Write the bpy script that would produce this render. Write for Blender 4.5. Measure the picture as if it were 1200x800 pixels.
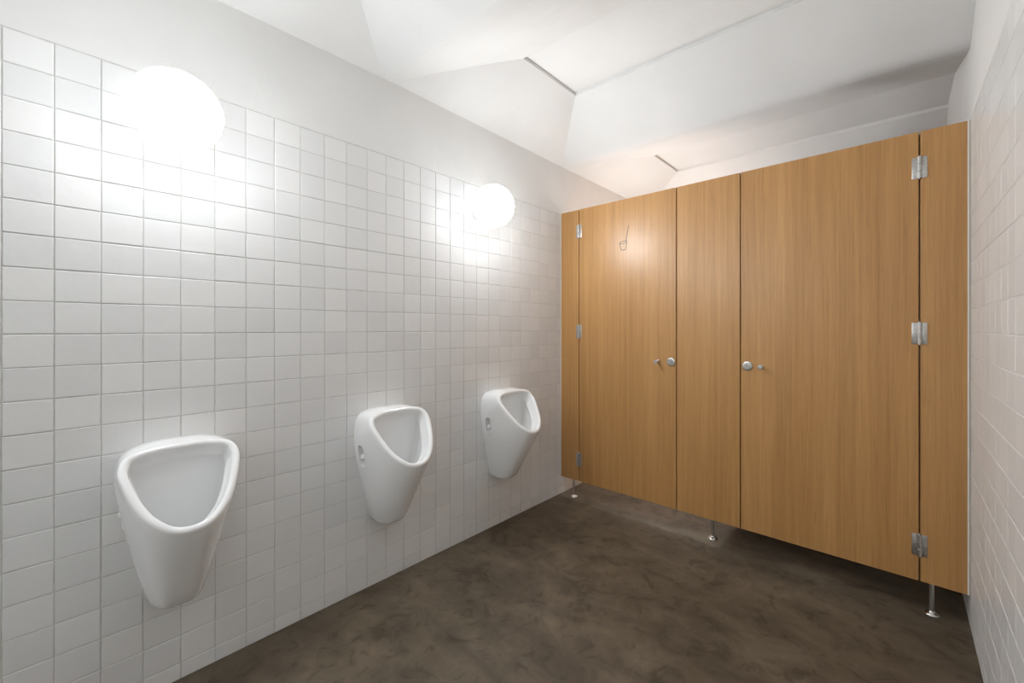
import bpy, bmesh, math, random
from mathutils import Vector, Matrix

random.seed(7)
for o in list(bpy.data.objects):
    bpy.data.objects.remove(o, do_unlink=True)
scene = bpy.context.scene
COL = scene.collection

# ------------------------------------------------------------------ camera, world, exposure
T = 0.1                       # one wall tile = 10 cm
EYE = 1.275                   # camera height
cam_d = bpy.data.cameras.new('camera')
cam = bpy.data.objects.new('camera', cam_d)
COL.objects.link(cam)
cam.location = (0, 0, EYE)
cam.rotation_euler = (math.radians(90), 0, math.radians(40.764))
cam_d.sensor_width = 36.0
cam_d.lens = 486.63 / 1200 * 36.0
cam_d.shift_x = -(633.48 - 600) / 1200
cam_d.shift_y = -(400 - 385) / 1200
cam_d.clip_start = 0.02
scene.camera = cam

world = bpy.data.worlds.new('world')
scene.world = world
world.use_nodes = True
world.node_tree.nodes['Background'].inputs[0].default_value = (0, 0, 0, 1)
world.node_tree.nodes['Background'].inputs[1].default_value = 0.0

vs = scene.view_settings
vs.view_transform = 'Standard'
vs.look = 'None'
vs.gamma = 1.0
vs.use_curve_mapping = False
vs.exposure = 1.92
GLOBE_POWER = 10.0             # emission strength of each lit globe
scene.cycles.diffuse_bounces = 8
scene.cycles.max_bounces = 12

# ------------------------------------------------------------------ main dimensions (metres)
XL = -1.9814                  # face of the left wall tiles
XR = 0.2320                   # face of the right wall tiles
YP = 2.5363                   # face of the cubicle front
YB = 4.02                     # far wall behind the cubicles
YF = -3.28                    # wall behind the camera
TILE_TOP = EYE - 0.017 + 0.9  # top of the ninth row above the eye
PZ0, PZ1 = 0.137, 2.1645      # cubicle front: bottom and top edge

# ------------------------------------------------------------------ helpers
def link(name, me, mat=None, parent=None):
    o = bpy.data.objects.new(name, me)
    COL.objects.link(o)
    if mat:
        me.materials.append(mat)
    if parent:
        o.parent = parent
    return o

def from_bm(name, bm, mat=None, parent=None, smooth=False, angle=None):
    me = bpy.data.meshes.new(name)
    bmesh.ops.recalc_face_normals(bm, faces=bm.faces[:])
    bm.to_mesh(me)
    bm.free()
    if smooth:
        for p in me.polygons:
            p.use_smooth = True
        if angle:
            me.set_sharp_from_angle(angle=math.radians(angle))
    return link(name, me, mat, parent)

def box(bm, x0, x1, y0, y1, z0, z1, bevel=0.0):
    vs_ = [bm.verts.new((x, y, z)) for x in (x0, x1) for y in (y0, y1) for z in (z0, z1)]
    f = [(0, 1, 3, 2), (4, 6, 7, 5), (0, 4, 5, 1), (2, 3, 7, 6), (0, 2, 6, 4), (1, 5, 7, 3)]
    fs = [bm.faces.new([vs_[i] for i in q]) for q in f]
    if bevel:
        es = list({e for q in fs for e in q.edges})
        bmesh.ops.bevel(bm, geom=es, offset=bevel, segments=2, affect='EDGES', profile=0.5)

def lathe(bm, prof, seg=32, mat=Matrix()):
    """prof: list of (radius, height); revolved about local Z, then moved by mat."""
    rings = []
    for r, h in prof:
        if r < 1e-6:
            rings.append([bm.verts.new(mat @ Vector((0, 0, h)))])
        else:
            rings.append([bm.verts.new(mat @ Vector((r * math.cos(2 * math.pi * i / seg), r * math.sin(2 * math.pi * i / seg), h))) for i in range(seg)])
    for a, b in zip(rings, rings[1:]):
        for i in range(seg):
            j = (i + 1) % seg
            q = [a[i % len(a)], a[j % len(a)], b[j % len(b)], b[i % len(b)]]
            u = []
            for v in q:
                if v not in u:
                    u.append(v)
            if len(u) > 2:
                bm.faces.new(u)

def tag(o, label, cat, group=None, kind=None):
    o['label'] = label
    o['category'] = cat
    if group:
        o['group'] = group
    if kind:
        o['kind'] = kind
    return o

def empty(name, loc):
    o = bpy.data.objects.new(name, None)
    o.empty_display_size = 0.1
    COL.objects.link(o)
    o.location = loc
    return o

def copy_tree(o, parent=None):
    c = o.copy()
    COL.objects.link(c)
    c.parent = parent
    for ch in [x for x in bpy.data.objects if x.parent == o]:
        copy_tree(ch, c)
    return c

# ------------------------------------------------------------------ materials
def new_mat(name):
    m = bpy.data.materials.new(name)
    m.use_nodes = True
    nt = m.node_tree
    return m, nt, nt.nodes, nt.links, nt.nodes['Principled BSDF']

def N(nt, t, **kw):
    n = nt.nodes.new(t)
    for k, v in kw.items():
        setattr(n, k, v)
    return n

def ramp(nt, stops):
    r = nt.nodes.new('ShaderNodeValToRGB')
    e = r.color_ramp.elements
    while len(e) < len(stops):
        e.new(0.5)
    for el, (p, c) in zip(e, stops):
        el.position = p
        el.color = (*c, 1)
    return r

def bump(nt, src, strength, dist, target):
    b = nt.nodes.new('ShaderNodeBump')
    b.inputs['Strength'].default_value = strength
    b.inputs['Distance'].default_value = dist
    nt.links.new(src, b.inputs['Height'])
    nt.links.new(b.outputs[0], target.inputs['Normal'])

def mat_plaster(name, c0, c1):
    m, nt, n, l, p = new_mat(name)
    tc = N(nt, 'ShaderNodeTexCoord')
    a = N(nt, 'ShaderNodeTexNoise')
    a.inputs['Scale'].default_value = 3.0
    a.inputs['Detail'].default_value = 6
    l.new(tc.outputs['Object'], a.inputs['Vector'])
    r = ramp(nt, [(0.3, c0), (0.7, c1)])
    l.new(a.outputs['Fac'], r.inputs['Fac'])
    l.new(r.outputs[0], p.inputs['Base Color'])
    p.inputs['Roughness'].default_value = 0.7
    p.inputs['Specular IOR Level'].default_value = 0.25
    b = N(nt, 'ShaderNodeTexNoise')
    b.inputs['Scale'].default_value = 9.0
    b.inputs['Detail'].default_value = 9
    l.new(tc.outputs['Object'], b.inputs['Vector'])
    bump(nt, b.outputs['Fac'], 0.35, 0.012, p)
    return m

def mat_tile():
    m, nt, n, l, p = new_mat('glazed_tile')
    oi = N(nt, 'ShaderNodeObjectInfo')
    ge = N(nt, 'ShaderNodeNewGeometry')
    ad = N(nt, 'ShaderNodeMath', operation='ADD')
    l.new(oi.outputs['Random'], ad.inputs[0])
    l.new(ge.outputs['Random Per Island'], ad.inputs[1])
    fr = N(nt, 'ShaderNodeMath', operation='FRACT')
    l.new(ad.outputs[0], fr.inputs[0])
    r = ramp(nt, [(0.0, (0.72, 0.72, 0.715)), (0.5, (0.75, 0.75, 0.745)), (1.0, (0.78, 0.775, 0.765))])
    l.new(fr.outputs[0], r.inputs['Fac'])
    l.new(r.outputs[0], p.inputs['Base Color'])
    p.inputs['Roughness'].default_value = 0.32
    p.inputs['Specular IOR Level'].default_value = 0.45
    tc = N(nt, 'ShaderNodeTexCoord')
    b = N(nt, 'ShaderNodeTexNoise')
    b.inputs['Scale'].default_value = 14.0
    b.inputs['Detail'].default_value = 2
    l.new(ge.outputs['Position'], b.inputs['Vector'])
    bump(nt, b.outputs['Fac'], 0.12, 0.01, p)
    return m

def mat_plain(name, col, rough=0.5, metal=0.0, noise=0.06, scale=40.0, spec=0.5):
    m, nt, n, l, p = new_mat(name)
    tc = N(nt, 'ShaderNodeTexCoord')
    a = N(nt, 'ShaderNodeTexNoise')
    a.inputs['Scale'].default_value = scale
    a.inputs['Detail'].default_value = 4
    l.new(tc.outputs['Object'], a.inputs['Vector'])
    lo = tuple(x * (1 - noise) for x in col)
    hi = tuple(min(1, x * (1 + noise)) for x in col)
    r = ramp(nt, [(0.3, lo), (0.7, hi)])
    l.new(a.outputs['Fac'], r.inputs['Fac'])
    l.new(r.outputs[0], p.inputs['Base Color'])
    p.inputs['Roughness'].default_value = rough
    p.inputs['Metallic'].default_value = metal
    p.inputs['Specular IOR Level'].default_value = spec
    return m

def mat_wood():
    m, nt, n, l, p = new_mat('oak_veneer')
    tc = N(nt, 'ShaderNodeTexCoord')
    oi = N(nt, 'ShaderNodeObjectInfo')
    mul = N(nt, 'ShaderNodeMath', operation='MULTIPLY')
    mul.inputs[1].default_value = 37.0
    l.new(oi.outputs['Random'], mul.inputs[0])
    off = N(nt, 'ShaderNodeVectorMath', operation='ADD')
    l.new(tc.outputs['Object'], off.inputs[0])
    l.new(mul.outputs[0], off.inputs[1])
    def streak(sx, sz, detail, rough=0.6):
        mp = N(nt, 'ShaderNodeMapping')
        mp.inputs['Scale'].default_value = (sx, sx, sz)
        l.new(off.outputs[0], mp.inputs['Vector'])
        t = N(nt, 'ShaderNodeTexNoise')
        t.inputs['Scale'].default_value = 1.0
        t.inputs['Detail'].default_value = detail
        t.inputs['Roughness'].default_value = rough
        l.new(mp.outputs[0], t.inputs['Vector'])
        return t
    broad = streak(9, 0.5, 4)
    mid = streak(60, 0.9, 5)
    fine = streak(330, 5.0, 4, 0.7)
    r1 = ramp(nt, [(0.25, (0.455, 0.235, 0.080)), (0.5, (0.51, 0.272, 0.097)), (0.75, (0.565, 0.311, 0.118))])
    l.new(broad.outputs['Fac'], r1.inputs['Fac'])
    r2 = ramp(nt, [(0.3, (0.80, 0.77, 0.73)), (0.65, (1.05, 1.05, 1.05))])
    l.new(mid.outputs['Fac'], r2.inputs['Fac'])
    r3 = ramp(nt, [(0.32, (0.72, 0.67, 0.62)), (0.52, (1.0, 1.0, 1.0))])
    l.new(fine.outputs['Fac'], r3.inputs['Fac'])
    m1 = N(nt, 'ShaderNodeMix', data_type='RGBA', blend_type='MULTIPLY')
    m1.inputs['Factor'].default_value = 0.75
    l.new(r1.outputs[0], m1.inputs['A'])
    l.new(r2.outputs[0], m1.inputs['B'])
    m2 = N(nt, 'ShaderNodeMix', data_type='RGBA', blend_type='MULTIPLY')
    m2.inputs['Factor'].default_value = 0.7
    l.new(m1.outputs['Result'], m2.inputs['A'])
    l.new(r3.outputs[0], m2.inputs['B'])
    l.new(m2.outputs['Result'], p.inputs['Base Color'])
    p.inputs['Roughness'].default_value = 0.36
    p.inputs['Specular IOR Level'].default_value = 0.5
    bump(nt, fine.outputs['Fac'], 0.08, 0.002, p)
    return m

def mat_floor():
    m, nt, n, l, p = new_mat('trowelled_concrete')
    tc = N(nt, 'ShaderNodeTexCoord')
    wp = N(nt, 'ShaderNodeTexNoise')
    wp.inputs['Scale'].default_value = 1.6
    wp.inputs['Detail'].default_value = 3
    l.new(tc.outputs['Object'], wp.inputs['Vector'])
    ad = N(nt, 'ShaderNodeMix', data_type='RGBA', blend_type='ADD')
    ad.inputs['Factor'].default_value = 0.22
    l.new(tc.outputs['Object'], ad.inputs['A'])
    l.new(wp.outputs['Color'], ad.inputs['B'])
    a = N(nt, 'ShaderNodeTexNoise')
    a.inputs['Scale'].default_value = 2.6
    a.inputs['Detail'].default_value = 9
    a.inputs['Roughness'].default_value = 0.68
    a.inputs['Distortion'].default_value = 0.35
    l.new(ad.outputs['Result'], a.inputs['Vector'])
    mp = N(nt, 'ShaderNodeMapping')
    mp.inputs['Rotation'].default_value = (0, 0, math.radians(62))
    mp.inputs['Scale'].default_value = (3.6, 8.0, 1)
    l.new(ad.outputs['Result'], mp.inputs['Vector'])
    b = N(nt, 'ShaderNodeTexNoise')
    b.inputs['Scale'].default_value = 1.0
    b.inputs['Detail'].default_value = 6
    b.inputs['Distortion'].default_value = 0.5
    l.new(mp.outputs[0], b.inputs['Vector'])
    r1 = ramp(nt, [(0.30, (0.085, 0.066, 0.045)), (0.5, (0.120, 0.094, 0.065)), (0.70, (0.168, 0.134, 0.095))])
    l.new(a.outputs['Fac'], r1.inputs['Fac'])
    r2 = ramp(nt, [(0.3, (0.62, 0.60, 0.58)), (0.6, (1.0, 1.0, 1.0)), (0.75, (1.12, 1.1, 1.05))])
    l.new(b.outputs['Fac'], r2.inputs['Fac'])
    mx = N(nt, 'ShaderNodeMix', data_type='RGBA', blend_type='MULTIPLY')
    mx.inputs['Factor'].default_value = 0.8
    l.new(r1.outputs[0], mx.inputs['A'])
    l.new(r2.outputs[0], mx.inputs['B'])
    g = N(nt, 'ShaderNodeTexNoise')              # darker trowel marks
    g.inputs['Scale'].default_value = 7.5
    g.inputs['Detail'].default_value = 10
    g.inputs['Roughness'].default_value = 0.66
    g.inputs['Distortion'].default_value = 1.6
    l.new(tc.outputs['Object'], g.inputs['Vector'])
    r3 = ramp(nt, [(0.36, (0.60, 0.58, 0.55)), (0.47, (1.0, 1.0, 1.0)), (0.53, (1.0, 1.0, 1.0)), (0.70, (1.25, 1.24, 1.2))])
    l.new(g.outputs['Fac'], r3.inputs['Fac'])
    mx2 = N(nt, 'ShaderNodeMix', data_type='RGBA', blend_type='MULTIPLY')
    mx2.inputs['Factor'].default_value = 0.85
    l.new(mx.outputs['Result'], mx2.inputs['A'])
    l.new(r3.outputs[0], mx2.inputs['B'])
    l.new(mx2.outputs['Result'], p.inputs['Base Color'])
    rr = N(nt, 'ShaderNodeMapRange')
    rr.inputs['To Min'].default_value = 0.42
    rr.inputs['To Max'].default_value = 0.62
    l.new(a.outputs['Fac'], rr.inputs['Value'])
    l.new(rr.outputs[0], p.inputs['Roughness'])
    p.inputs['Specular IOR Level'].default_value = 0.35
    bump(nt, b.outputs['Fac'], 0.12, 0.006, p)
    return m

M_PLASTER = mat_plaster('white_plaster', (0.73, 0.727, 0.715), (0.77, 0.767, 0.755))
M_GROUT = mat_plain('grey_grout', (0.60, 0.585, 0.56), 0.85, noise=0.12)
M_GROUT_R = mat_plain('white_grout', (0.74, 0.73, 0.71), 0.85, noise=0.06)
M_TILE = mat_tile()
M_WOOD = mat_wood()
M_FLOOR = mat_floor()
M_CERAMIC = mat_plain('white_ceramic', (0.86, 0.865, 0.865), 0.12, noise=0.01, scale=5, spec=0.5)
M_STEEL = mat_plain('brushed_steel', (0.56, 0.55, 0.53), 0.34, metal=1.0, noise=0.08, scale=120)
M_CHROME = mat_plain('chrome', (0.74, 0.73, 0.71), 0.18, metal=1.0, noise=0.03)
M_DARK = mat_plain('dark_metal', (0.035, 0.034, 0.033), 0.5, noise=0.1)
M_INK = mat_plain('grey_ink', (0.10, 0.085, 0.075), 0.6, noise=0.05)
M_WHITE = mat_plain('white_plastic', (0.80, 0.80, 0.79), 0.35, noise=0.01)
M_SEAL = mat_plain('pale_sealant', (0.72, 0.68, 0.60), 0.6, noise=0.03)

def mat_globe(name, power):
    m, nt, n, l, p = new_mat(name)
    p.inputs['Base Color'].default_value = (0.9, 0.9, 0.9, 1)
    p.inputs['Roughness'].default_value = 0.3
    p.inputs['Emission Color'].default_value = (0.93, 0.968, 1.0, 1)
    # emission shaped: strong in front and low down, weak behind to spare wall and ceiling
    tc = N(nt, 'ShaderNodeTexCoord')
    sp = N(nt, 'ShaderNodeSeparateXYZ')
    l.new(tc.outputs['Object'], sp.inputs[0])
    zc = N(nt, 'ShaderNodeMath', operation='SUBTRACT')
    l.new(sp.outputs['Z'], zc.inputs[0])
    zc.inputs[1].default_value = 0.136
    tl = N(nt, 'ShaderNodeMath', operation='MULTIPLY_ADD')
    l.new(sp.outputs['X'], tl.inputs[0])
    tl.inputs[1].default_value = 0.17
    l.new(zc.outputs[0], tl.inputs[2])
    mr = N(nt, 'ShaderNodeMapRange')
    mr.inputs['From Min'].default_value = -0.010
    mr.inputs['From Max'].default_value = 0.126
    mr.inputs['To Min'].default_value = power * 0.075
    mr.inputs['To Max'].default_value = power * 2.6
    l.new(tl.outputs[0], mr.inputs['Value'])
    l.new(mr.outputs[0], p.inputs['Emission Strength'])
    return m
M_GLOBE = mat_globe('lit_opal_glass', GLOBE_POWER)
M_GLOBE_STALL = mat_globe('lit_opal_glass_strong_bulb', GLOBE_POWER * 1.5)

# ------------------------------------------------------------------ floor
bm = bmesh.new()
box(bm, XL - 0.15, XR + 0.15, YF - 0.1, YB + 0.1, -0.08, 0.0)
floor = from_bm('floor', bm, M_FLOOR)
tag(floor, 'dark brown trowelled concrete floor with cloudy mottling', 'floor', kind='structure')

# ------------------------------------------------------------------ tiled side walls
GAP = 0.0027                  # grout joint
PROUD = 0.0022                # tile face in front of the grout
def tile_bm(bm, w, h, M):
    """tile of w x h centred at the origin in local (u, v), rising along local +n; M maps (u, v, n) to the wall."""
    x, y = w / 2, h / 2
    b = 0.0016
    def ring(dx, n):
        return [bm.verts.new(M @ Vector(q)) for q in ((-x + dx, -y + dx, n), (x - dx, -y + dx, n), (x - dx, y - dx, n), (-x + dx, y - dx, n))]
    r0, r1, r2 = ring(0, -0.004), ring(0, PROUD - 0.0010), ring(b, PROUD)
    for a, c in ((r0, r1), (r1, r2)):
        for i in range(4):
            j = (i + 1) % 4
            bm.faces.new((a[i], a[j], c[j], c[i]))
    bm.faces.new(r2)

def tile_mesh(h, frame):
    bm = bmesh.new()
    tile_bm(bm, T - GAP, h, frame)
    me = bpy.data.meshes.new('tile')
    bmesh.ops.recalc_face_normals(bm, faces=bm.faces[:])
    bm.to_mesh(me)
    bm.free()
    me.materials.append(M_TILE)
    return me

Z_LINE = EYE - 0.017
ROWS = []                     # (z centre, height)
z = TILE_TOP
while z > 0.0:
    z0 = max(z - T, 0.0)
    hgt = z - z0 - GAP
    if hgt > 0.01:
        ROWS.append(((z + z0) / 2, hgt))
    z -= T

def tiled_wall(name, x_face, sgn, y_first, k_range, k_solo, grout, label):
    """sgn = +1: wall faces +X (left wall).  Columns k sit between y_first + k*T and y_first + (k+1)*T."""
    ga = x_face - sgn * PROUD
    bm = bmesh.new()
    xs = sorted((ga, x_face - sgn * 0.14))
    box(bm, xs[0], xs[1], YF, YB, 0.0, 3.0)
    wall = from_bm(name, bm, grout)
    tag(wall, label, 'wall', kind='structure')
    bm = bmesh.new()          # plaster above the tiles
    xs = sorted((x_face - sgn * 0.0012, x_face - sgn * 0.13))
    box(bm, xs[0], xs[1], YF, YB, TILE_TOP + 0.004, 3.0)
    from_bm('plaster', bm, M_PLASTER, wall)
    # local u -> world Y, v -> world Z, n -> +/-X
    F = Matrix(((0, 0, sgn, 0), (1, 0, 0, 0), (0, 1, 0, 0), (0, 0, 0, 1)))
    full, part = tile_mesh(T - GAP, F), tile_mesh(ROWS[-1][1], F)
    rest = bmesh.new()
    for k in range(*k_range):
        yc = y_first + (k + 0.5) * T
        for zc, h in ROWS:
            e = Matrix.Rotation(random.gauss(0, 0.0022), 4, 'Y') @ Matrix.Rotation(random.gauss(0, 0.0022), 4, 'Z')
            loc = Vector((ga + sgn * random.uniform(-0.0002, 0.0003), yc + random.gauss(0, 0.0003), zc + random.gauss(0, 0.0003)))
            if k_solo[0] <= k < k_solo[1]:
                o = bpy.data.objects.new('tile', full if h > 0.09 else part)
                COL.objects.link(o)
                o.parent = wall
                o.matrix_local = Matrix.Translation(loc) @ e
            else:
                tile_bm(rest, T - GAP, h, Matrix.Translation(loc) @ e @ F)
    st = from_bm('tile_field', rest, M_TILE, wall)
    st['kind'] = 'stuff'
    return wall

YK0 = -0.1097                 # first vertical joint seen on the left wall
wall_left = tiled_wall('wall_left', XL, 1, YK0, (-31, 41), (0, 14), M_GROUT, 'wall of square white glazed tiles with white plaster band above, behind the urinals')
wall_right = tiled_wall('wall_right', XR, -1, YP - 26 * T, (-30, 41), (14, 27), M_GROUT_R, 'wall of square white glazed tiles running up to the wide oak door panel')

def plain_wall(name, y0, y1, label):
    bm = bmesh.new()
    box(bm, XL - 0.14, XR + 0.14, y0, y1, 0.0, 3.0)
    w = from_bm(name, bm, M_PLASTER)
    return tag(w, label, 'wall', kind='structure')
plain_wall('wall_back', YB, YB + 0.1, 'white plaster wall behind the oak cubicles')
plain_wall('wall_front', YF - 0.1, YF, 'white plaster wall facing the oak cubicles')

# ------------------------------------------------------------------ vaulted ceiling
ceiling = empty('ceiling', (0, 0, 2.5))
tag(ceiling, 'white plaster vaulted ceiling of shallow coved bays with recessed flat panels', 'ceiling', kind='structure')
def ease(t):                  # rounded start, straight slope after it
    k = 0.16
    return (t * t / (2 * k) if t < k else t - k / 2) / (1 - k / 2)

def patch(name, rows, smooth=True):
    bm = bmesh.new()
    g = [[bm.verts.new((x, y, z - 2.5)) for x, y, z in r] for r in rows]
    for a, b in zip(g, g[1:]):
        for i in range(len(a) - 1):
            q = (a[i], a[i + 1], b[i + 1], b[i])
            bm.faces.new(q)
    me = bpy.data.meshes.new(name)
    bm.normal_update()
    for f in bm.faces:        # face down
        if f.normal.z > 0:
            f.normal_flip()
    bm.to_mesh(me)
    bm.free()
    for p in me.polygons:
        p.use_smooth = smooth
    return link(name, me, M_PLASTER, ceiling)

STEP = 0.020                  # the flat panels sit this much above the coves
def bay(y0, y1, HL, HR, v0, v1, xs, dn, df):
    """one vault bay between valleys y0 and y1; HL/HR panel height left/right; v0/v1 = (left, right) valley heights; xs panel's left edge."""
    yn, yf = y0 + dn, y1 - df
    x0, x1 = XL - 0.02, XR + 0.03
    n = 20
    nx = 12
    g1, g2 = [], []
    for i in range(n + 1):
        t = i / n
        g1.append((x0 + (xs - x0) * t, y0 + (yn - y0) * (t ** 1.1), v0[0] + (HL - v0[0]) * ease(t)))
        g2.append((x0 + (xs - x0) * t, y1 + (yf - y1) * t, v1[0] + (HL - v1[0]) * ease(t)))
    def along(p, zr):
        out = []
        for j in range(nx + 1):
            s = j / nx
            out.append((p[0] + (x1 - p[0]) * s, p[1], p[2] + (zr - p[2]) * s))
        return out
    near = [along(p, v0[1] + (HR - v0[1]) * ease(i / n)) for i, p in enumerate(g1)]
    far = [along(p, v1[1] + (HR - v1[1]) * ease(i / n)) for i, p in enumerate(g2)]
    patch('cove', near)
    patch('cove', far)
    patch('lunette', [[tuple(a[q] + (b[q] - a[q]) * j / 14 for q in range(3)) for j in range(15)] for a, b in zip(g1, g2)])
    # flat panel, a thin slab with its own rim, raised above the coves
    bm = bmesh.new()
    lo = [(xs, yn, HL), (x1, yn, HR), (x1, yf, HR), (xs, yf, HL)]
    up = [(x, y, zz + STEP) for x, y, zz in lo]
    a = [bm.verts.new((x, y, zz - 2.5)) for x, y, zz in lo]
    b = [bm.verts.new((x, y, zz - 2.5)) for x, y, zz in up]
    for i in range(4):
        j = (i + 1) % 4
        bm.faces.new((a[i], a[j], b[j], b[i]))
    bm.faces.new(b)
    from_bm('ceiling_panel', bm, M_PLASTER, ceiling)

def zt(v):                    # tiles above the eye -> metres
    return EYE + v * T
bay(-3.28, -1.82, zt(15.0), zt(14.7), (zt(12.6), zt(12.3)), (zt(12.6), zt(12.3)), -1.578, 0.55, 0.42)
bay(-1.82, -0.36, zt(15.0), zt(14.7), (zt(12.6), zt(12.3)), (zt(12.5), zt(12.2)), -1.578, 0.55, 0.42)
bay(-0.36, 1.10, zt(15.0), zt(14.6), (zt(12.5), zt(12.2)), (zt(12.7), zt(12.3)), -1.578, 0.55, 0.42)
bay(1.10, 2.565, zt(15.0), zt(14.5), (zt(12.7), zt(12.3)), (zt(12.55), zt(12.1)), -1.578, 0.585, 0.39)
bay(2.565, 4.02, zt(14.0), zt(13.75), (zt(12.55), zt(12.1)), (zt(12.5), zt(12.1)), -1.50, 0.58, 0.41)
bm = bmesh.new()              # slab that closes the room above the vaults
box(bm, XL - 0.14, XR + 0.14, YF - 0.1, YB + 0.1, 3.0 - 2.5, 3.06 - 2.5)
from_bm('slab', bm, M_PLASTER, ceiling)

# ------------------------------------------------------------------ oak cubicle front
part = empty('toilet_cubicle', (-0.85, YP, 0.0))
tag(part, 'oak veneered toilet cubicle front with two doors standing on steel feet', 'cubicle', kind='thing')
OX = Vector((-0.85, YP, 0.0))
TH = 0.028
SLIT = 0.0030
def panel(name, x0, x1, parent, origin):
    bm = bmesh.new()
    box(bm, x0 - origin.x, x1 - origin.x, YP - origin.y, YP + TH - origin.y, PZ0 - origin.z, PZ1 - origin.z, 0.0012)
    o = from_bm(name, bm, M_WOOD, parent)
    return o

X = [XL + 0.005, -1.8077, -1.0582, -0.6826, 0.0715, XR - 0.008]
for x0, x1 in ((X[0], X[1] - SLIT), (X[2] + SLIT, X[3] - SLIT), (X[4] + SLIT, X[5])):
    panel('panel', x0, x1, part, OX)
for x, w in ((X[0] - 0.003, 0.006), (X[5] - 0.001, 0.008)):      # sealant strips against the tiles
    bm = bmesh.new()
    box(bm, x - OX.x, x + w - OX.x - 0.001, -0.002, TH, PZ0, PZ1)
    from_bm('sealant_strip', bm, M_SEAL, part)
for xs_ in (X[1], X[2], X[3], X[4]):                            # stop strips closing the door slits from behind
    bm = bmesh.new()
    box(bm, xs_ - 0.02 - OX.x, xs_ + 0.02 - OX.x, TH + 0.0005, TH + 0.014, PZ0 + 0.004, PZ1 - 0.004, 0.001)
    from_bm('stop_strip', bm, M_WOOD, part)
bm = bmesh.new()              # wall between the two stalls
box(bm, -0.872 - OX.x, -0.844 - OX.x, TH + 0.0145, YB - YP - 0.001, PZ0, PZ1 - 0.01, 0.001)
from_bm('divider_panel', bm, M_WOOD, part)

# build hardware meshes once
FRONT = Matrix.Rotation(math.radians(90), 4, 'X')               # local +Z -> world -Y
def hinge_mesh():
    bm = bmesh.new()
    for sx in (-1, 1):
        box(bm, *sorted((sx * 0.004, sx * 0.026)), -0.003, 0.0, -0.048, 0.048, 0.0008)
        for zz in (-0.033, 0.0, 0.033):
            lathe(bm, [(0, 0.0042), (0.0030, 0.0040), (0.0034, 0.003)], 10, Matrix.Translation((sx * 0.0165, 0, zz)) @ FRONT)
    for z0, z1 in ((-0.049, -0.0172), (-0.016, 0.016), (0.0172, 0.049)):
        lathe(bm, [(0, z0), (0.0075, z0), (0.0086, z0 + 0.0012), (0.0086, z1 - 0.0012), (0.0075, z1), (0, z1)], 16, Matrix.Translation((0, -0.0045, 0)))
    lathe(bm, [(0, -0.0525), (0.0045, -0.0525), (0.0045, 0.0525), (0, 0.0525)], 12, Matrix.Translation((0, -0.0045, 0)))
    return bm
def knob_bm():
    bm = bmesh.new()
    lathe(bm, [(0.011, 0), (0.011, 0.002), (0.0055, 0.003), (0.0055, 0.022), (0.0115, 0.024), (0.0125, 0.0255), (0.0125, 0.038), (0.0112, 0.0395), (0, 0.040)], 24, FRONT)
    return bm
def rosette_bm():
    bm = bmesh.new()
    lathe(bm, [(0.027, 0), (0.027, 0.004), (0.0255, 0.0062), (0.023, 0.0070), (0.0150, 0.0070), (0.0138, 0.0055), (0.0118, 0.0055), (0.0115, 0.0095), (0.0105, 0.0105), (0, 0.0105)], 36, FRONT)
    return bm
def slot_bm():
    bm = bmesh.new()
    box(bm, -0.0075, 0.0075, -0.0112, -0.0098, -0.0014, 0.0014)
    return bm

def mesh_of(bm, name, mat, smooth=35):
    me = bpy.data.meshes.new(name)
    bmesh.ops.recalc_face_normals(bm, faces=bm.faces[:])
    bm.to_mesh(me)
    bm.free()
    for p in me.polygons:
        p.use_smooth = True
    me.set_sharp_from_angle(angle=math.radians(smooth))
    me.materials.append(mat)
    return me
ME_HINGE = mesh_of(hinge_mesh(), 'hinge', M_STEEL)
ME_KNOB = mesh_of(knob_bm(), 'door_knob', M_CHROME)
ME_ROS = mesh_of(rosette_bm(), 'lock_rosette', M_STEEL)
ME_ROS.materials.append(M_DARK)

def put(name, me, parent, loc):
    o = bpy.data.objects.new(name, me)
    COL.objects.link(o)
    o.parent = parent
    o.location = loc
    return o

def door(x0, x1, x_hinge, x_ros, x_knob, label):
    org = Vector(((x0 + x1) / 2, YP, 0.0))
    d = panel('door', x0, x1, part, org)
    d.location = org - OX
    d['label'] = label
    for zz in (2.0008, 1.254, 0.300):
        put('hinge', ME_HINGE, d, (x_hinge - org.x, 0, zz))
    zk = EYE - 0.210
    put('door_knob', ME_KNOB, d, (x_knob - org.x, 0, zk - 0.001))
    r = put('lock_rosette', ME_ROS, d, (x_ros - org.x, 0, zk))
    s = from_bm('coin_slot', slot_bm(), M_DARK, d)
    s.location = (x_ros - org.x, 0, zk)
    s.rotation_euler = (0, math.radians(35), 0)
    return d, org
door1, org1 = door(X[1] + SLIT, X[2] - SLIT, X[1], -1.0925, -1.181, 'oak door with a drawn bucket and mop')
door2, org2 = door(X[3] + SLIT, X[4] - SLIT, X[4], -0.645, -0.574, 'plain oak door without a symbol')

def strip(bm, pts, w, closed=False):
    """thin flat line drawn in the XZ plane of the door face."""
    n = len(pts)
    L, R = [], []
    for i, p in enumerate(pts):
        a = pts[(i - 1) % n] if (closed or i > 0) else p
        b = pts[(i + 1) % n] if (closed or i < n - 1) else p
        t = Vector((b[0] - a[0], b[1] - a[1])).normalized()
        q = Vector((-t.y, t.x)) * w / 2
        L.append((p[0] + q.x, p[1] + q.y))
        R.append((p[0] - q.x, p[1] - q.y))
    fl = [bm.verts.new((x, -0.0007, zz)) for x, zz in L]
    fr = [bm.verts.new((x, -0.0007, zz)) for x, zz in R]
    for i in range(n if closed else n - 1):
        j = (i + 1) % n
        bm.faces.new((fl[i], fl[j], fr[j], fr[i]))
    bmesh.ops.recalc_face_normals(bm, faces=bm.faces[:])

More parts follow.
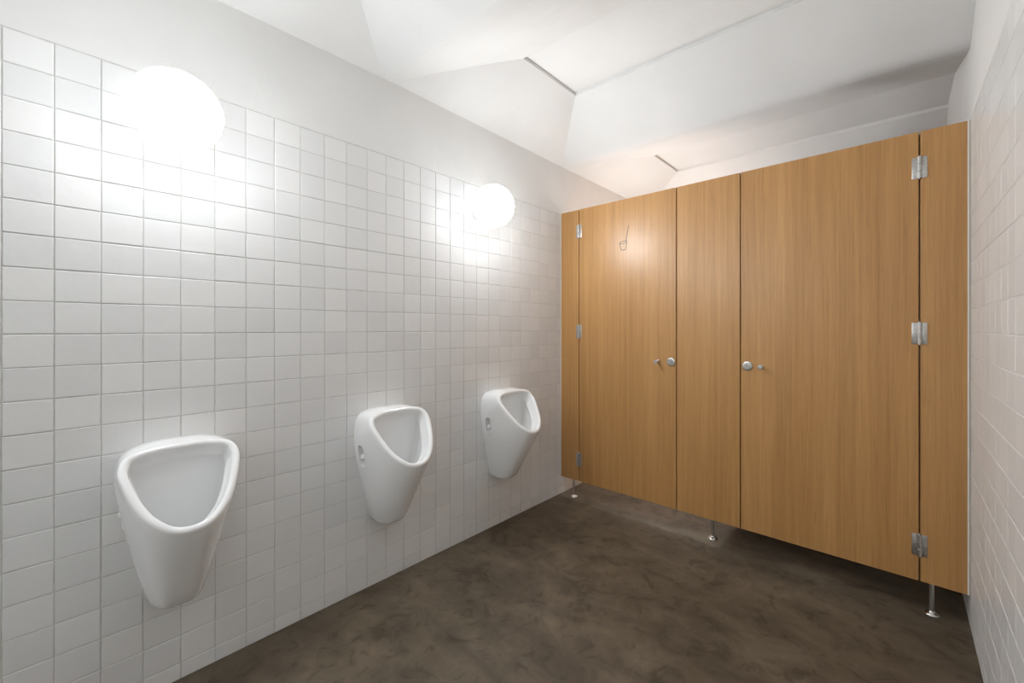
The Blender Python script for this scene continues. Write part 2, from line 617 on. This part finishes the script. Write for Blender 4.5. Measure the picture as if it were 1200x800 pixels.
bm = bmesh.new()              # bucket with a mop handle, drawn in thin lines
W_ = 0.0040
cxs, czs = -1.4353 - org1.x, EYE + 0.594
strip(bm, [(cxs + 0.0285 * math.cos(a), czs + 0.0082 * math.sin(a) + 0.0025 * math.cos(a)) for a in [2 * math.pi * i / 28 for i in range(28)]], W_, True)
strip(bm, [(cxs - 0.028, czs - 0.002), (cxs - 0.0175, czs - 0.050), (cxs - 0.010, czs - 0.0525), (cxs + 0.010, czs - 0.0525), (cxs + 0.0185, czs - 0.050), (cxs + 0.0285, czs + 0.002)], W_)
strip(bm, [(cxs + 0.020, czs + 0.004), (cxs + 0.042, czs + 0.112)], W_)
ext = bmesh.ops.extrude_face_region(bm, geom=bm.faces[:])
for v in [v for v in ext['geom'] if isinstance(v, bmesh.types.BMVert)]:
    v.co.y = 0.0004
sym = from_bm('bucket_symbol', bm, M_INK, door1)
sym['label'] = 'thin grey line drawing of a bucket with a mop handle'

for x, y in ((-1.872, 2.560), (-0.858, 2.600), (0.1124, 2.551)):
    bm = bmesh.new()
    lathe(bm, [(0, PZ0 + 0.001), (0.0085, PZ0 + 0.001), (0.0085, 0.008)], 20)
    f = from_bm('foot', bm, M_STEEL, part, True, 40)
    f.location = (x - OX.x, y - OX.y, 0)
    bm = bmesh.new()
    lathe(bm, [(0.0085, 0.016), (0.0115, 0.0155), (0.015, 0.010), (0.026, 0.006), (0.0285, 0.003), (0.0285, 0.0), (0, 0.0)], 28)
    from_bm('flange', bm, M_CHROME, f, True, 40)

# ------------------------------------------------------------------ urinals
# loops are half outlines from bottom centre to top centre: (w along the wall, d from the wall, z above floor), in tiles
TIP = Vector((0, 3.22, 6.42))
TOP = Vector((0, 1.22, 8.86))
SL = (TOP - TIP)
SLEN = SL.length
SU = SL.normalized()
SN = Vector((0, SU.z, -SU.y)).normalized()      # rim plane normal, up and out from the wall
if SN.z < 0:
    SN = -SN
A_H = [(0, 0, 3.30), (.43, 0, 3.30), (.74, 0, 3.52), (1.08, 0, 5.0), (1.38, 0, 6.4), (1.50, 0, 7.6), (1.36, 0, 8.46), (.82, 0, 8.78), (0, 0, 8.83)]
B_H = [(0, 1.30, 3.30), (.43, 1.20, 3.30), (.77, .86, 3.55), (1.25, .75, 5.3), (1.50, .70, 6.8), (1.60, .68, 7.75), (1.44, .66, 8.60), (.86, .66, 8.90), (0, .66, 8.95)]
R_S = [(0, 0), (.52, .13), (.96, .55), (1.26, 1.10), (1.47, 1.75), (1.56, 2.30), (1.36, 2.74), (.76, 2.93), (0, 2.96)]
R_H = []
for w, s in R_S:
    p = TIP + SU * (s / 2.96 * SLEN)
    R_H.append((w, p.y, p.z))

def full_loop(h):             # mirror to a closed control loop
    return [Vector(p) for p in h] + [Vector((-p[0], p[1], p[2])) for p in h[-2:0:-1]]

def cr(p0, p1, p2, p3, t):
    return 0.5 * ((2 * p1) + (p2 - p0) * t + (2 * p0 - 5 * p1 + 4 * p2 - p3) * t * t + (3 * p1 - p0 - 3 * p2 + p3) * t ** 3)

def sample(loop, m=6):
    n = len(loop)
    return [cr(loop[(i - 1) % n], loop[i], loop[(i + 1) % n], loop[(i + 2) % n], j / m) for i in range(n) for j in range(m)]

def make_urinal():
    mm = 6
    A, B, R = (sample(full_loop(h), mm) for h in (A_H, B_H, R_H))
    n = len(A)
    loops = []
    rho = []
    for i in range(n):
        k = i / mm
        k = min(k, 16 - k)    # 0 bottom ... 8 top
        rho.append(0.15 + 0.72 * min(1, max(0, (k - 1.0) / 2.0)))
    steps = 18
    for st in range(steps + 1):
        u = st / steps * 2.0  # 0..1 = A->B, 1..2 = B->R
        lp = []
        for i in range(n):
            r = rho[i]
            if u < 1 - r:
                p = A[i].lerp(B[i], u)
            elif u > 1 + r:
                p = B[i].lerp(R[i], u - 1)
            else:
                t = (u - 1 + r) / (2 * r)
                q0, q2 = A[i].lerp(B[i], 1 - r), B[i].lerp(R[i], r)
                p = q0 * (1 - t) ** 2 + B[i] * 2 * t * (1 - t) + q2 * t * t
            lp.append(p)
        loops.append(lp)
    ctr = TIP + SU * (SLEN * 0.60)
    def inset(dist, nrm):
        out = []
        for i in range(n):
            t = (R[(i + 1) % n] - R[i - 1]).normalized()
            inn = t.cross(SN)
            if inn.dot(ctr - R[i]) < 0:
                inn = -inn
            out.append(R[i] + inn * dist + SN * nrm)
        return out
    loops += [inset(0.025, 0.055), inset(0.08, 0.085), inset(0.15, 0.09), inset(0.205, 0.065), inset(0.235, 0.0), inset(0.25, -0.10)]
    I0 = inset(0.32, -0.48)
    I1 = inset(0.35, -0.52)
    I2 = inset(0.23, -0.60)
    for i in range(n):        # keep the interior off the wall
        for L in (I0, I1, I2):
            L[i].y = max(L[i].y, 0.42)
    loops += [I0, I1, I2]
    c0 = sum(I2, Vector()) / n
    c1 = Vector((0, 1.05, 4.55))
    for q in range(1, 11):
        t = q / 10
        sc = math.cos(t * math.pi / 2) ** 0.75 * 0.985 + 0.015
        # rotate the loop gradually from the rim plane to level
        lp = []
        for p in I2:
            d = p - c0
            s_, w_ = d.dot(SU), d.x
            lev = Vector((w_, -s_ * 0.62, 0))
            til = d
            v = til.lerp(lev, t ** 0.8)
            pp = c0.lerp(c1, t) + v * sc
            pp.y = max(pp.y, 0.34)
            lp.append(pp)
        loops.append(lp)
    bm = bmesh.new()
    V = [[bm.verts.new(p * T) for p in lp] for lp in loops]
    for a, b in zip(V, V[1:]):
        for i in range(n):
            j = (i + 1) % n
            bm.faces.new((a[i], a[j], b[j], b[i]))
    bm.faces.new(V[-1])
    bm.faces.new(list(reversed(V[0])))
    bmesh.ops.recalc_face_normals(bm, faces=bm.faces[:])
    me = bpy.data.meshes.new('basin')
    bm.to_mesh(me)
    bm.free()
    tmp = link('basin_blank', me)
    # recesses for the fixing bolts on both flanks
    cut = bmesh.new()
    for sx in (-1, 1):
        c2 = bmesh.new()
        box(c2, -0.028, 0.06, -0.024, 0.024, -0.055, 0.055)
        ed = [e for e in c2.edges if abs(e.verts[0].co.x - e.verts[1].co.x) > 0.01]
        bmesh.ops.bevel(c2, geom=ed, offset=0.021, segments=5, affect='EDGES', profile=0.5)
        c2.transform(Matrix.Translation((sx * 0.140, 0.064, 0.672)) @ Matrix.Rotation(math.radians(-4), 4, 'X') @ Matrix.Diagonal((sx, 1, 1, 1)))
        tm = bpy.data.meshes.new('c')
        bmesh.ops.recalc_face_normals(c2, faces=c2.faces[:])
        c2.to_mesh(tm)
        c2.free()
        cut.from_mesh(tm)
    cme = bpy.data.meshes.new('cut')
    cut.to_mesh(cme)
    cut.free()
    cob = link('cut', cme)
    md = tmp.modifiers.new('b', 'BOOLEAN')
    md.operation = 'DIFFERENCE'
    md.solver = 'EXACT'
    md.object = cob
    dg = bpy.context.evaluated_depsgraph_get()
    res = bpy.data.meshes.new_from_object(tmp.evaluated_get(dg))
    bpy.data.objects.remove(tmp, do_unlink=True)
    bpy.data.objects.remove(cob, do_unlink=True)
    res.name = 'basin'
    for p in res.polygons:
        p.use_smooth = True
    res.set_sharp_from_angle(angle=math.radians(48))
    root = empty('urinal', (0, 0, 0))
    res.materials.clear()
    link('basin', res, M_CERAMIC, root)
    for sx in (-1, 1):
        bm = bmesh.new()
        lathe(bm, [(0.016, 0), (0.016, 0.024), (0.014, 0.031), (0.008, 0.0355), (0, 0.036)], 20,
              Matrix.Translation((sx * 0.111, 0.064, 0.668)) @ Matrix.Rotation(math.radians(90 * sx), 4, 'Y'))
        from_bm('bolt_cover', bm, M_WHITE, root, True, 50)
    bm = bmesh.new()
    lathe(bm, [(0.026, 0), (0.026, 0.003), (0.022, 0.004), (0.008, 0.004), (0, 0.003)], 24, Matrix.Translation((0, 0.105, 0.456)))
    from_bm('drain_strainer', bm, M_CHROME, root, True, 50)
    return root

ur = make_urinal()
spots = [(0.272, 'white ceramic urinal under the first globe lamp, farthest from the oak cubicles'),
         (1.075, 'white ceramic urinal hung between the two other urinals'),
         (1.875, 'white ceramic urinal hung closest to the oak cubicles')]
for i, (y, lab) in enumerate(spots):
    o = ur if i == 0 else copy_tree(ur)
    o.location = (XL + 0.0005, y, 0)
    o.rotation_euler = (0, 0, math.radians(-90))     # local +Y (depth) -> world +X
    tag(o, lab, 'urinal', 'urinals on the tiled wall')

# ------------------------------------------------------------------ globe wall lamps
def make_lamp():
    root = empty('globe_lamp', (0, 0, 0))
    bm = bmesh.new()
    lathe(bm, [(0, 0), (0.062, 0), (0.062, 0.016), (0.056, 0.022), (0.05, 0.024), (0, 0.024)], 36)
    from_bm('mount', bm, M_WHITE, root, True, 40)
    bm = bmesh.new()
    R_ = 0.125
    prof = [(0.048, 0.020)]
    for i in range(1, 25):
        a = math.radians(-68 + 158 * i / 24)
        prof.append((R_ * math.cos(a) if i < 24 else 0, 0.136 + R_ * math.sin(a)))
    lathe(bm, prof, 40)
    from_bm('globe', bm, M_GLOBE, root, True)
    return root
lamp = make_lamp()
for i, (side, y, z, lab) in enumerate((
        (0, 0.262, 2.012, 'lit round white globe lamp on the tiles above the urinal farthest from the cubicles'),
        (0, 1.705, 2.012, 'lit round white globe lamp on the tiles next to the oak cubicles'),
        (0, 3.20, 1.70, 'lit round white globe lamp inside the cubicle with the bucket sign'),
        (0, -1.19, 2.012, 'unseen globe lamp added for fill light on the urinal wall past the last urinal'),  # fill globe added behind the camera, continuing the row
        (0, -2.64, 2.012, 'unseen globe lamp added for fill light in the corner far from the cubicles'))):  # another added fill globe, out of view at the rear
    o = lamp if i == 0 else copy_tree(lamp)
    o.location = (XR if side else XL, y, z)
    o.rotation_euler = (0, math.radians(-90 if side else 90), 0)
    if 'inside the cubicle' in lab:
        for ch in o.children:
            if ch.name.startswith('globe'):
                ch.data = ch.data.copy()
                ch.data.materials[0] = M_GLOBE_STALL
    tag(o, lab, 'lamp', 'globe wall lamps')
